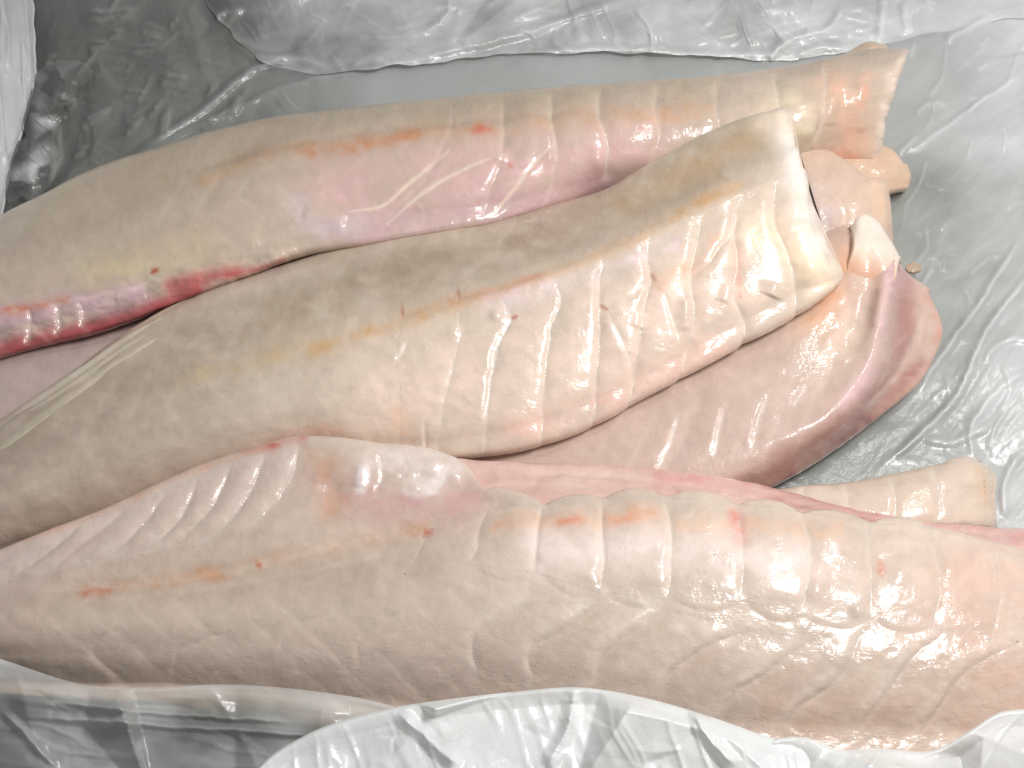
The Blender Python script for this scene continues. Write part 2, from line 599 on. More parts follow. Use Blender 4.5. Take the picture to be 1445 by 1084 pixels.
# colour of the meat itself
A.tint([(480, 275), (650, 250), (800, 230), (900, 210)], 62, (220, 186, 182), 0.8)
A.tint([(520, 330), (700, 300), (850, 262)], 26, (212, 178, 184), 0.6)
A.tint([(290, 252), (360, 219), (460, 204), (560, 191), (700, 178), (860, 166), (1000, 158)], 13, (208, 168, 134), 0.7)
A.tint([(440, 216), (520, 204), (590, 188)], 9, (204, 140, 104), 0.55)
A.tint([(672, 184), (690, 183)], 8, (208, 116, 98), 0.7)
A.tint([(60, 285), (230, 222), (370, 178), (700, 146), (1000, 122)], 22, (190, 174, 150), 0.65)
A.tint([(60, 330), (200, 270), (330, 225)], 20, (196, 178, 150), 0.5)
A.tint([(130, 385), (200, 375), (280, 350)], 24, (218, 204, 168), 0.6)
A.tint([(20, 320), (120, 290)], 40, (204, 190, 168), 0.4)
A.tint([(0, 495), (60, 478), (130, 462), (210, 436), (280, 410)], 15, (172, 80, 88), 0.9, 0.9)
A.tint([(-60, 480), (10, 450), (70, 435), (120, 428), (190, 414)], 17, (218, 186, 194), 0.85)
A.tint([(240, 404), (290, 392), (335, 384)], 12, (188, 98, 98), 0.75, 0.9)
A.tint([(320, 388), (370, 378), (400, 370)], 7, (176, 84, 88), 0.6, 0.9)
A.tint([(0, 442), (50, 432), (92, 424)], 7, (206, 120, 82), 0.7)
A.tint([(-60, 540), (0, 506), (70, 488), (150, 466), (230, 436)], 6, (150, 52, 66), 0.85, 0.6)
A.tint([(212, 386), (224, 377)], 4, (178, 84, 62), 0.8)
A.tint([(1110, 150), (1130, 190)], 30, (232, 218, 192), 0.75)
A.tint([(1180, 130), (1200, 180), (1210, 220)], 30, (228, 190, 166), 0.85)
A.tint([(1222, 110), (1216, 150)], 10, (236, 180, 156), 0.6)
A.tint([(1279, 72), (1262, 105), (1247, 160), (1242, 232)], 9, (238, 220, 204), 0.85)
A.tint([(1160, 225), (1225, 240)], 14, (206, 120, 96), 0.7)
A.tint([(716, 232), (722, 238)], 5, (206, 130, 112), 0.7)
for p in ([(492, 299), (545, 288), (572, 264), (604, 238), (636, 212)], [(546, 317), (597, 273), (661, 237), (708, 219)], [(687, 313), (726, 266), (755, 230), (784, 201)]):
    A.tint(p, 2.6, (240, 222, 205), 0.85, 0.3)
    A.groove(p, 0.25, 3, 0.25, 10)
A.tint([(420, 290), (430, 310), (450, 318), (500, 318)], 16, (224, 210, 214), 0.6)
ga = [[(640, 140), (640, 168), (628, 205), (600, 255), (560, 300), (540, 336)],
      [(712, 130), (710, 165), (712, 190), (708, 225), (690, 275), (680, 312)],
      [(780, 124), (778, 160), (784, 200), (783, 240), (772, 275), (760, 300)],
      [(847, 119), (845, 160), (855, 190), (857, 235), (852, 262)],
      [(928, 113), (926, 160), (932, 185), (924, 215), (918, 240)],
      [(1010, 106), (1012, 150), (1014, 185), (1008, 215)],
      [(1090, 97), (1098, 130), (1104, 170), (1106, 205)],
      [(1163, 86), (1166, 120), (1160, 165), (1146, 208)]]
for i, g in enumerate(ga):
    k = [0.25, 0.5, 0.9, 1.0, 0.7, 0.5, 0.6, 1.1][i]
    A.groove(g, 0.95 * k, 5, 0.6 * k, 20)
    if i:
        A.pillow(ga[i - 1], g, 1.5 * k)
A.bump([(676, 150)], 1.0, 24).bump([(746, 146)], 1.2, 24).bump([(813, 140)], 1.1, 24).bump([(884, 135)], 1.0, 26)
A.bump([(280, 235), (460, 192), (700, 168), (860, 156)], -0.5, 7)
A.bump([(706, 224)], 1.5, 9).bump([(776, 222)], 1.1, 12).bump([(843, 226)], 1.3, 12)
A.bump([(425, 300), (490, 318)], 1.1, 12)
A.bump([(15, 458)], 0.8, 14).bump([(60, 446)], 0.9, 14).bump([(108, 436)], 0.8, 13).bump([(160, 425), (210, 418)], 0.7, 12)
_d, _s, _t = seg_dist(A.X, A.Y, smooth_line([(-80, 520), (0, 480), (120, 448), (250, 405), (400, 366)]))
A.D += 0.5 * np.exp(-(_d / 26) ** 2) * fbm(A.X / 17, A.Y / 11, 48, 3)
A.C *= (1 + 0.35 * np.exp(-(_d / 26) ** 2) * fbm(A.X / 20, A.Y / 9, 49, 3))[..., None]
A.groove([(40, 432), (44, 455), (34, 490)], 1.1, 4, 0.5, 10).groove([(78, 426), (84, 450), (76, 478)], 1.0, 4, 0.5, 10).groove([(112, 424), (118, 446), (112, 466)], 0.9, 4, 0.5, 10)
A.groove([(-20, 452), (70, 428), (150, 412), (260, 384)], 0.6, 4, 0.2, 10)
A.bump([(1190, 120), (1192, 190), (1180, 225)], -1.2, 9).bump([(1216, 115), (1214, 190)], 1.1, 8).bump([(1175, 130), (1172, 180)], 0.9, 9)
A.bump([(1275, 74), (1250, 150)], 1.4, 7)
A.bump([(100, 340), (250, 290)], 0.7, 16).bump([(180, 390), (280, 350)], -0.6, 14)
A.myomeres([(0, 400), (290, 290), (600, 210), (1280, 140)], 58, -0.7, keep=lambda X, Y: np.clip((1150 - X) / 80, 0, 1) * np.clip(1.2 - X / 900, 0.35, 1))
A.flakes(ga)
rA = root("fish_fillet", "long raw fillet at the back, purple-red along its lower left edge", "fish fillet", unproject(600, 300, 0), GROUP)
A.build(rA)
# little lump of flesh behind the upper right tip
tipA = [(1170, 92, 20), (1205, 68, 22), (1228, 58, 24), (1246, 62, 24)]
t = Fillet([under(tipA, 18, -9), tipA, [(1170, 100, 24), (1210, 78, 27), (1234, 68, 28), (1250, 70, 27)], [(1170, 120, 20), (1215, 95, 24), (1252, 85, 24)], [(1170, 126, 10), (1215, 102, 12), (1252, 92, 12)]],
           50, 26, (216, 190, 166), 21, cap=blunt(4, 8), lump=0.3)
t.build(rA, "tail_lobe")

# ------------------------------------------------------------------ fillet in the middle, on top (B)
bb = [(-80, 655, 20), (0, 600, 22), (80, 545, 24), (150, 494, 26), (200, 457, 25), (270, 420, 23), (400, 374, 20.5), (520, 336, 19), (600, 320, 18), (700, 304, 16.5),
      (800, 284, 19), (850, 268, 26), (900, 240, 31), (980, 196, 36), (1060, 163, 40), (1111, 149, 42)]
be = [(-80, 830, 10), (0, 790, 12), (150, 745, 14), (300, 690, 16), (440, 655, 18), (560, 655, 20), (650, 648, 22), (720, 640, 23), (800, 618, 24), (920, 557, 26),
      (1040, 491, 29), (1130, 442, 32), (1182, 403, 35)]
B = Fillet([
    under(bb, 20, -13), bb,
    [(-80, 690, 28), (0, 640, 31), (150, 555, 34), (300, 480, 36), (450, 425, 36), (600, 380, 35), (750, 345, 36), (880, 300, 40), (980, 255, 44), (1060, 215, 47), (1118, 200, 48)],
    [(-80, 725, 32), (0, 680, 35), (150, 610, 38), (300, 545, 40), (440, 495, 42), (560, 458, 43), (640, 432, 44), (720, 410, 45), (800, 381, 46), (900, 338, 48), (1000, 288, 51), (1060, 258, 52), (1132, 242, 52)],
    [(-80, 745, 31), (0, 705, 34), (150, 645, 37), (300, 585, 40), (440, 535, 41), (560, 502, 42), (640, 482, 42), (720, 460, 43), (800, 432, 44), (900, 390, 46), (1000, 342, 48), (1080, 305, 50), (1150, 305, 49)],
    [(-80, 775, 26), (0, 738, 29), (150, 688, 32), (300, 630, 35), (440, 585, 37), (560, 568, 37), (640, 556, 37), (720, 540, 37), (800, 515, 38), (900, 468, 40), (1000, 418, 42), (1080, 378, 44), (1168, 352, 45)],
    [(-80, 810, 18), (0, 772, 21), (150, 725, 23), (300, 670, 26), (440, 628, 28), (560, 624, 29), (650, 616, 30), (720, 602, 31), (800, 578, 31), (920, 520, 33), (1040, 455, 36), (1120, 412, 39), (1188, 388, 40)],
    be, under(be, 0, -9)], 660, 170, (212, 198, 182), 2,
    cap=blunt(4, 8), roll=(20, 3.5), rag=4)
B.tint([(0, 640), (200, 520), (400, 440), (600, 380), (800, 320), (960, 250), (1060, 205)], 48, (178, 160, 139), 0.75)
B.tint([(500, 380), (620, 360), (760, 330)], 24, (164, 148, 128), 0.5)
B.tint([(880, 290), (980, 240), (1050, 205)], 22, (190, 164, 134), 0.75)
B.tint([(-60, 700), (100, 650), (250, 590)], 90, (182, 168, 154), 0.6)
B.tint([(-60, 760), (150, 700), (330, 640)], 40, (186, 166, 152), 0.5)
B.tint([(560, 560), (700, 530), (850, 480), (1000, 410), (1120, 350)], 76, (242, 219, 204), 0.8)
B.tint([(720, 610), (860, 570), (1010, 490)], 22, (238, 200, 188), 0.65)
B.tint([(1080, 330), (1130, 360), (1150, 390)], 34, (248, 228, 200), 0.8)
B.tint([(1108, 175), (1122, 235), (1138, 290), (1160, 350)], 20, (244, 236, 226), 0.85)
B.tint([(1080, 165), (1112, 170)], 20, (240, 222, 200), 0.7)
B.tint([(440, 497), (550, 461), (647, 430), (712, 412), (777, 390), (892, 342), (960, 302), (1040, 262)], 11, (212, 174, 132), 0.75)
B.tint([(640, 428), (720, 408), (760, 392)], 8, (206, 142, 104), 0.6)
B.tint([(330, 520), (400, 500), (470, 486)], 14, (208, 180, 138), 0.5)
B.tint([(260, 535), (300, 522)], 12, (204, 184, 144), 0.45)
B.tint([(565, 580), (575, 620)], 12, (232, 196, 168), 0.6)
B.tint([(690, 430), (780, 405), (870, 375), (950, 345)], 15, (236, 218, 216), 0.7)
B.tint([(930, 400), (950, 385), (990, 375), (1010, 340)], 10, (236, 190, 160), 0.6)
B.tint([(1034, 325), (1040, 370), (1044, 420)], 5, (232, 170, 150), 0.6)
B.tint([(470, 610), (440, 612), (400, 625)], 14, (206, 140, 128), 0.4)
for p in ([(646, 406), (649, 424)], [(567, 425), (569, 448)], [(845, 428), (857, 438)], [(918, 386), (926, 398)], [(722, 450), (730, 446)]):
    B.tint(p, 2.6, (176, 92, 62), 0.6, 1.0)
for p in ([(708, 462), (694, 513), (690, 556), (680, 599)], [(575, 480), (560, 512)], [(856, 441), (885, 502), (890, 530)], [(936, 412), (957, 484)], [(600, 640), (598, 590)]):
    B.tint(p, 2.6, (246, 232, 216), 0.75, 0.3)
    B.groove(p, 0.3, 3, 0.35, 9)
gb = [[(569, 450), (560, 500), (566, 560), (560, 700)],
      [(647, 424), (650, 470), (640, 520), (628, 570), (616, 690)],
      [(705, 412), (722, 450), (708, 480), (696, 530), (690, 575), (682, 670)],
      [(777, 388), (793, 420), (780, 457), (772, 510), (768, 560), (764, 660)],
      [(855, 357), (846, 400), (846, 430), (845, 500), (841, 556), (836, 630)],
      [(917, 330), (914, 370), (918, 392), (908, 440), (900, 500), (884, 600)],
      [(990, 300), (980, 355), (974, 390), (979, 440), (974, 475), (950, 560)],
      [(1046, 268), (1036, 320), (1040, 380), (1034, 412), (1050, 455), (1042, 525)],
      [(1096, 250), (1092, 310), (1112, 360), (1122, 400), (1122, 475)],
      [(1136, 246), (1150, 330), (1168, 365), (1186, 430)]]
gk = [0.08, 0.15, 0.28, 0.42, 0.72, 0.9, 1.0, 0.9, 0.75]
for k, g in zip(gk, gb):
    B.groove(g, 1.0 * k, 5, 0.6 * k, 19)
for k, a, b in zip(gk[1:] + [1.0], gb[:-1], gb[1:]):
    B.pillow(a, b, 1.7 * k)
for k, g in zip(gk, gb):            # upper row of flakes stands prouder than the lower
    B.bump([(g[0][0] - 24, g[0][1] + 36)], 0.9 * k, 20)
B.groove([(960, 400), (985, 382), (1010, 360), (1034, 322), (1050, 300)], 0.9, 5, 0.9, 14)
B.groove([(846, 430), (880, 424), (918, 396)], 0.5, 5, 0.6, 14)
B.bump([(560, 462), (720, 415), (892, 345), (1000, 292), (1120, 246)], 1.0, 12)
B.bump([(700, 446)], 1.2, 9).bump([(640, 470)], 0.8, 10).bump([(900, 465), (905, 440)], 0.9, 8).bump([(968, 420), (966, 470)], 1.2, 9).bump([(1094, 400), (1086, 420)], 1.4, 12)
B.bump([(1140, 380)], 1.6, 15).bump([(1020, 430), (1030, 400)], 1.0, 8)
B.bump([(1112, 165), (1128, 230), (1142, 285)], 0.5, 9)
B.bump([(0, 655), (150, 565), (300, 500)], -0.5, 14)
B.myomeres([(0, 680), (300, 545), (640, 432), (1130, 250)], 62, -0.6, keep=lambda X, Y: np.clip((1040 - X) / 120, 0, 1) * np.where(Y > 660 - 0.4 * X, np.clip((640 - X) / 120, 0, 1), 1))
B.flakes(gb)
rB = root("fish_fillet", "creamy fillet on top in the middle, square cut end with proud flakes", "fish fillet", unproject(600, 500, 0), GROUP)
B.build(rB)
# thin loose membrane along its upper left edge
mb = [(-80, 648, 18.9), (0, 592, 21.9), (60, 552, 23.9), (120, 511, 25.9), (180, 467, 25.4), (250, 428, 22.9), (320, 405, 19.9)]
mt = Fillet([under(mb, 10, -3), mb, [(-80, 668, 24.4), (0, 615, 26.9), (60, 575, 28.9), (120, 533, 30.4), (180, 489, 30.4), (250, 448, 27.9), (330, 412, 23.9)],
             [(-80, 692, 26.4), (0, 640, 29.0), (80, 582, 30.4), (150, 532, 31.0), (220, 484, 31.0), (290, 448, 29.0), (345, 420, 24.6)],
             [(-80, 692, 22.9), (0, 640, 25.9), (80, 582, 27.9), (150, 532, 28.9), (220, 484, 28.9), (290, 448, 26.9), (345, 422, 23.9)]],
            170, 40, (206, 194, 174), 22, cap=blunt(8, 5), lump=0.2)
for dy, h in ((8, 0.6), (20, 0.5), (33, 0.35)):
    mt.bump([(0, 590 + dy), (120, 510 + dy), (190, 462 + dy), (270, 424 + dy)], h, 3.5)
mt.tint([(0, 604), (70, 556), (130, 512), (170, 482)], 6, (226, 216, 200), 0.7)
mt.build(rB, "membrane")

# ------------------------------------------------------------------ big fillet in front (C)
ct = [(-90, 812, 30), (0, 775, 34), (130, 726, 36), (200, 696, 37), (290, 656, 38), (370, 630, 40), (430, 617, 41), (480, 620, 41), (540, 627, 38.5), (600, 634, 37), (650, 651, 35.5),
      (700, 690, 36), (760, 709, 37), (850, 702, 38), (940, 700, 38), (1040, 708, 38), (1130, 722, 37), (1230, 736, 35), (1310, 742, 33), (1400, 765, 30), (1540, 800, 26)]
cf = [(-90, 975, 12), (0, 985, 13), (200, 1000, 14), (450, 1035, 15), (700, 1080, 16), (1000, 1115, 18), (1445, 1120, 16), (1560, 1120, 15)]
_cx = np.concatenate([np.arange(-90, 680, 30), np.arange(690, 1330, 11), [1360, 1400, 1460, 1540]]).astype(float)
_cp = hermite(np.array([p[0] for p in ct], float), np.array(ct, float), _cx)
for _a, _b in zip([690, 768, 850, 938, 1040, 1132, 1226], [768, 850, 938, 1040, 1132, 1226, 1312]):
    _m = (_cp[:, 0] >= _a) & (_cp[:, 0] <= _b)
    _cp[_m, 1] += 6 - 13 * np.sqrt(np.clip(np.sin(np.pi * (_cp[_m, 0] - _a) / (_b - _a)), 0, 1))
ct = [tuple(p) for p in _cp.tolist()]
Cc = Fillet([
    under(ct, 14, -14), ct,
    [(-90, 828, 31), (0, 800, 34), (130, 772, 36), (290, 725, 37), (400, 690, 38), (490, 690, 38), (600, 690, 37), (700, 715, 37), (760, 722, 40), (900, 716, 41), (1040, 724, 41), (1130, 737, 40), (1230, 750, 38), (1320, 760, 36), (1445, 785, 31), (1540, 815, 28)],
    [(-90, 842, 30), (0, 833, 33), (150, 826, 34), (350, 800, 35), (490, 768, 36), (600, 748, 37), (690, 742, 40), (780, 745, 43), (900, 740, 44), (1040, 748, 44), (1130, 758, 43), (1230, 770, 41), (1320, 785, 38), (1445, 812, 34), (1545, 835, 30)],
    [(-90, 885, 32), (0, 882, 35), (300, 855, 38), (500, 825, 41), (650, 805, 44), (780, 796, 46), (900, 795, 46), (1040, 805, 46), (1200, 825, 43), (1320, 840, 40), (1445, 860, 36), (1550, 875, 33)],
    [(-90, 920, 28), (0, 925, 30), (300, 915, 34), (600, 905, 40), (900, 905, 42), (1200, 925, 39), (1445, 945, 34), (1555, 950, 32)],
    [(-90, 950, 20), (0, 958, 22), (300, 965, 25), (600, 990, 29), (900, 1010, 32), (1200, 1020, 31), (1445, 1030, 27), (1555, 1035, 26)],
    cf, under(cf, 0, -10)], 900, 270, (212, 196, 182), 3, cap=blunt(6, 6))
Cc.tint([(0, 860), (300, 840), (600, 810)], 50, (184, 166, 150), 0.6)
Cc.tint([(-60, 930), (400, 930), (900, 950), (1445, 1000)], 85, (202, 184, 171), 0.55)
Cc.tint([(100, 880), (400, 870), (700, 850), (950, 850)], 40, (212, 200, 184), 0.35)
Cc.tint([(0, 795), (120, 755), (260, 700), (400, 655)], 42, (216, 196, 190), 0.7)
Cc.tint([(0, 778), (130, 728), (290, 658), (400, 626)], 6, (220, 170, 146), 0.6)
Cc.tint([(340, 632), (380, 628), (425, 618)], 8, (190, 84, 72), 0.85)
Cc.tint([(470, 690), (560, 715), (660, 705)], 36, (204, 168, 162), 0.8)
Cc.tint([(450, 650), (470, 680), (465, 720)], 18, (206, 160, 126), 0.6)
Cc.tint([(540, 650), (600, 650), (640, 660)], 20, (234, 220, 213), 0.6)
Cc.tint([(515, 655), (508, 690)], 9, (240, 230, 228), 0.8)
Cc.tint([(545, 648), (600, 650), (636, 662)], 15, (238, 226, 220), 0.6, 1.0, 3)
Cc.tint([(575, 690), (612, 688), (622, 676)], 9, (238, 228, 222), 0.6, 1.0, 3)
Cc.tint([(590, 680), (610, 690)], 13, (242, 232, 226), 0.9)
Cc.tint([(110, 832), (200, 822), (320, 808), (400, 788), (480, 770), (540, 755), (600, 745)], 12, (202, 164, 136), 0.6)
Cc.tint([(120, 838), (150, 833)], 8, (192, 106, 72), 0.85)
Cc.tint([(362, 799), (368, 795)], 6, (188, 98, 66), 0.85)
Cc.tint([(285, 808), (310, 806)], 8, (206, 150, 110), 0.6)
Cc.tint([(700, 742), (760, 738), (850, 736), (920, 728)], 13, (224, 176, 140), 0.75)
Cc.tint([(792, 741), (816, 737)], 10, (214, 124, 88), 0.85)
Cc.tint([(870, 738), (905, 732)], 9, (220, 148, 104), 0.7)
Cc.tint([(960, 745), (1040, 745), (1100, 748), (1180, 752)], 12, (232, 190, 158), 0.7)
Cc.tint([(1036, 730), (1046, 760)], 10, (218, 120, 112), 0.75)
Cc.tint([(1240, 790), (1244, 818)], 6, (208, 124, 92), 0.75)
Cc.tint([(598, 758), (612, 748)], 5, (186, 88, 64), 0.8)
Cc.tint([(760, 775), (900, 775), (1040, 785), (1130, 800)], 34, (240, 224, 216), 0.85)
Cc.tint([(1180, 830), (1300, 850)], 50, (226, 206, 194), 0.5)
Cc.tint([(1350, 880), (1445, 960)], 70, (214, 184, 168), 0.7)
Cc.tint([(1100, 1010), (1250, 1020), (1400, 1000)], 44, (208, 176, 158), 0.6)
Cc.tint([(1360, 800), (1440, 820)], 40, (222, 190, 176), 0.6)
Cc.tint([(0, 900), (60, 930), (180, 960)], 34, (196, 178, 164), 0.5)
# left flap: slanting flakes
gl = [[(120, 735), (80, 772), (40, 800), (10, 822)],
      [(186, 712), (150, 742), (108, 775), (64, 812)],
      [(240, 690), (200, 742), (158, 782), (115, 800)],
      [(282, 672), (252, 735), (209, 772), (170, 788)],
      [(330, 650), (302, 712), (255, 760), (225, 780)],
      [(378, 636), (350, 700), (312, 748), (290, 768)],
      [(424, 622), (408, 680), (372, 728), (350, 748)]]
for i, g in enumerate(gl):
    Cc.groove(g, 0.5, 5, 0.35, 17)
    if i:
        Cc.pillow(gl[i - 1], g, 0.9)
# row of scalloped flakes along the right half
gs = [[(612, 735), (604, 752), (590, 785), (570, 812)],
      [(690, 720), (678, 742), (674, 772), (660, 798)],
      [(768, 712), (762, 735), (757, 775), (756, 808)],
      [(850, 704), (850, 738), (852, 790), (846, 836)],
      [(938, 704), (946, 735), (947, 790), (944, 846)],
      [(1040, 710), (1045, 740), (1050, 790), (1044, 846)],
      [(1132, 724), (1142, 760), (1142, 815), (1128, 868)],
      [(1226, 740), (1228, 775), (1230, 820), (1226, 872)],
      [(1312, 744), (1322, 780), (1326, 830), (1316, 880)],
      [(1398, 770), (1408, 810), (1408, 860), (1396, 905)]]
for i, g in enumerate(gs):
    k = [0.2, 0.35, 0.55, 0.75, 0.9, 0.5, 0.85, 0.45, 0.55, 0.3][i]
    Cc.groove(g, 1.0 * k, 5, 0.5 * k, 22)
    if i:
        Cc.pillow(gs[i - 1], g, 1.35 * k)
for i in range(1, 8):
    a, b = np.array(gs[i]), np.array(gs[i + 1])
    mid = (a + b) / 2
    Cc.bump([tuple(mid[0] + (0, 12))], 1.2, 30)
    Cc.groove([tuple(b[3] + (4, 4)), tuple((a[3] * .35 + b[3] * .65) + (0, 18)), tuple(a[3] + (6, 6))], 0.22, 6, 0.35, 16)
# chevrons lower down
gq = [[(748, 849), (700, 876), (669, 899), (668, 925), (678, 958)],
      [(841, 852), (784, 896), (750, 914), (746, 930), (757, 965)],
      [(936, 860), (892, 892), (845, 935), (838, 970)],
      [(1069, 888), (1025, 900), (972, 928), (939, 957), (925, 985)],
      [(1140, 905), (1076, 953), (1033, 982), (1015, 1010)],
      [(1222, 880), (1180, 960), (1126, 1000), (1100, 1030)],
      [(1339, 890), (1285, 931), (1258, 970), (1206, 1036)],
      [(1440, 905), (1360, 950), (1320, 1005), (1290, 1045)]]
for g in gq:
    Cc.groove(g, 0.18, 6, 0.55, 30)
for a, b in zip(gq[:-1], gq[1:]):
    Cc.pillow(a, b, 0.75)
for g in gq + gl:                        # paler band up-left of each parting, browner band down-right
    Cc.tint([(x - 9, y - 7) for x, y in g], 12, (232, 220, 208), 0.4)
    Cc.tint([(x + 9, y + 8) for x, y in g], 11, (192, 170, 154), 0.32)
for g in ([(600, 850), (540, 880), (505, 905), (510, 950)], [(480, 860), (400, 900), (390, 940)], [(330, 890), (250, 925), (240, 960)], [(180, 880), (130, 915), (180, 965)]):
    Cc.groove(g, 0.25, 7, 0.45, 24)
Cc.groove([(0, 832), (150, 826), (350, 800), (490, 767), (600, 745)], 0.7, 6, 0.2, 12)
Cc.groove([(150, 850), (350, 822), (520, 790), (600, 772)], 0.35, 5, 0.3, 12)
Cc.bump([(560, 650)], 0.5, 12).bump([(612, 656)], 0.6, 11).bump([(512, 655), (506, 690)], 0.9, 9).bump([(585, 688)], 0.6, 9).bump([(640, 672)], 0.5, 9)
Cc.groove([(532, 636), (540, 668), (530, 700)], 0.5, 5, 0.3, 10).groove([(600, 665), (585, 675), (560, 672)], 0.4, 5, 0.2, 8)
Cc.bump([(470, 690)], -1.5, 18)
Cc.bump([(1210, 862)], 1.2, 10).bump([(1270, 812)], 1.2, 18).bump([(1340, 800)], 1.0, 16).bump([(1150, 830)], 0.8, 14)
Cc.D += 0.30 * np.exp(-((Cc.X - 575) / 75) ** 2 - ((Cc.Y - 662) / 34) ** 2) * fbm(Cc.X / 13, Cc.Y / 9, 46, 3)
Cc.D += 0.10 * np.clip((Cc.X - 1050) / 200, 0, 1) * fbm(Cc.X / 16, Cc.Y / 10, 44, 3)
Cc.myomeres([(0, 860), (500, 830), (1445, 860)], 64, -1.0, 0.07, 0.12, keep=lambda X, Y: np.clip((Y - 815) / 40, 0, 1) * np.clip((760 - X) / 160, 0.25, 1))
Cc.flakes(gl).flakes(gs)
for a, b in zip(gq[:-1], gq[1:]):
    Cc.flakes([a, b])
rC = root("fish_fillet", "largest fillet, in front, scalloped flakes and orange spots along its top", "fish fillet", unproject(700, 860, 0), GROUP)
Cc.build(rC)
# pink belly skin behind the scalloped flakes
pm = [(560, 640, 28), (660, 648, 27), (800, 655, 25), (940, 664, 24), (1060, 681, 23), (1180, 712, 22), (1300, 735, 20), (1445, 746, 18), (1560, 752, 17)]
M = Fillet([under(pm, 12, -8), pm,
            [(560, 665, 32), (660, 672, 31), (800, 676, 30), (940, 682, 29), (1060, 698, 29), (1180, 724, 28), (1300, 743, 26), (1445, 760, 23), (1560, 768, 21)],
            [(560, 700, 34), (660, 705, 34), (800, 706, 34), (940, 705, 34), (1060, 714, 34), (1180, 735, 33), (1300, 752, 31), (1445, 778, 27), (1560, 790, 25)],
            [(560, 740, 33), (680, 745, 33), (800, 745, 33), (940, 745, 33), (1060, 750, 33), (1180, 765, 32), (1300, 785, 30), (1445, 815, 26), (1560, 825, 24)],
            [(560, 742, 22), (800, 747, 22), (1060, 752, 22), (1300, 787, 20), (1560, 827, 16)]], 330, 60, (218, 188, 178), 4, cap=blunt(6, 5), lump=0.5)
M.tint([(640, 690), (760, 690)], 26, (206, 170, 162), 0.6)
M.tint([(930, 675), (1050, 695), (1160, 722), (1300, 742), (1445, 760)], 12, (206, 150, 148), 0.6)
M.tint([(950, 670), (1060, 684), (1180, 714), (1300, 737), (1445, 748)], 4, (216, 160, 160), 0.7)
M.tint([(1180, 722), (1250, 740), (1320, 752)], 4, (176, 84, 76), 0.6)
M.tint([(955, 702), (962, 694)], 4, (160, 60, 62), 0.7)
M.tint([(680, 660), (860, 668)], 10, (226, 196, 188), 0.6)
for p in ([(700, 665), (860, 672), (1000, 690), (1120, 716)], [(1150, 720), (1250, 742), (1350, 762), (1440, 778)], [(1200, 726), (1300, 742), (1440, 758)], [(650, 690), (760, 684), (860, 690)]):
    M.groove(p, 0.7, 4, 0.5, 8)
M.D += 0.35 * fbm(M.X / 40, M.Y / 7, 61, 3)
M.build(rC, "belly_skin")

# ------------------------------------------------------------------ fillet tucked under the middle one, dark rim to the right (D)
Df = Fillet([
    [(640, 600, 8), (780, 560, 10), (920, 480, 12), (1040, 400, 14), (1130, 330, 14), (1180, 300, 12)],
    [(640, 625, 16), (780, 590, 18), (920, 510, 20), (1040, 440, 22), (1130, 370, 24), (1195, 325, 24)],
    [(660, 655, 19), (800, 640, 21), (950, 590, 24), (1060, 530, 26), (1140, 460, 28), (1190, 400, 29), (1218, 335, 29)],
    [(700, 690, 18), (850, 680, 20), (980, 645, 23), (1080, 600, 26), (1160, 545, 26.5), (1205, 480, 27), (1225, 420, 28.5), (1240, 352, 30)],
    [(760, 715, 14), (900, 705, 16), (1010, 680, 20), (1100, 635, 24), (1190, 575, 28), (1232, 510, 29.5), (1247, 440, 31), (1262, 368, 31)],
    [(790, 735, 6), (930, 725, 7), (1040, 698, 10), (1130, 650, 13), (1220, 592, 13), (1266, 530, 14), (1288, 460, 17), (1285, 392, 23)],
    [(800, 745, 1), (940, 735, 2), (1060, 702, 3), (1150, 654, 5), (1240, 590, 6), (1305, 528, 8), (1330, 465, 12), (1312, 412, 18)],
    [(800, 735, 0.6), (940, 725, 0.6), (1050, 695, 0.6), (1140, 650, 0.8), (1225, 590, 1), (1285, 530, 2), (1310, 470, 4), (1300, 420, 10)],
], 260, 130, (204, 182, 170), 5, cap=blunt(5, 10))
Df.tint([(900, 650), (1020, 640), (1110, 590), (1180, 520)], 46, (208, 186, 175), 0.6)
Df.tint([(1150, 440), (1190, 380), (1215, 360)], 32, (222, 180, 150), 0.8)
Df.tint([(1168, 500), (1200, 470)], 26, (224, 204, 186), 0.6)
Df.tint([(1060, 690), (1150, 630), (1240, 555), (1275, 470), (1275, 400)], 24, (178, 136, 130), 0.85)
Df.tint([(1258, 380), (1246, 440), (1236, 500), (1195, 570)], 10, (222, 190, 190), 0.8)
Df.tint([(1260, 375), (1275, 395)], 11, (214, 178, 180), 0.6)
Df.tint([(1070, 700), (1170, 635), (1260, 560), (1300, 510)], 9, (150, 96, 96), 0.7)
Df.tint([(1312, 420), (1326, 460), (1312, 515), (1240, 585)], 9, (204, 158, 142), 0.7)
Df.tint([(1262, 372), (1270, 384)], 3, (110, 62, 62), 0.7)
for p in ([(960, 580), (940, 640), (925, 665)], [(1022, 570), (1012, 625), (1008, 650)], [(1085, 550), (1070, 600), (1060, 640)], [(1140, 545), (1118, 575)]):
    Df.groove(p, 0.4, 4, 0.5, 14)
    Df.tint(p, 3, (230, 214, 204), 0.6, 0.4)
Df.bump([(1190, 490)], -1.2, 16).bump([(1165, 470), (1200, 515)], 1.2, 14).bump([(1250, 400), (1240, 470)], 1.2, 10)
Df.groove([(1300, 425), (1296, 470), (1270, 520), (1220, 580)], 0.7, 5, 0.5, 10)
Df.bump([(1180, 370), (1150, 430)], -1.2, 20)
Df.myomeres([(700, 640), (1000, 560), (1250, 400)], 55, 0.5)
rD = root("fish_fillet", "fillet under the middle one's cut end, folded purple rim and white tip", "fish fillet", unproject(1100, 560, 0), GROUP)
Df.build(rD)
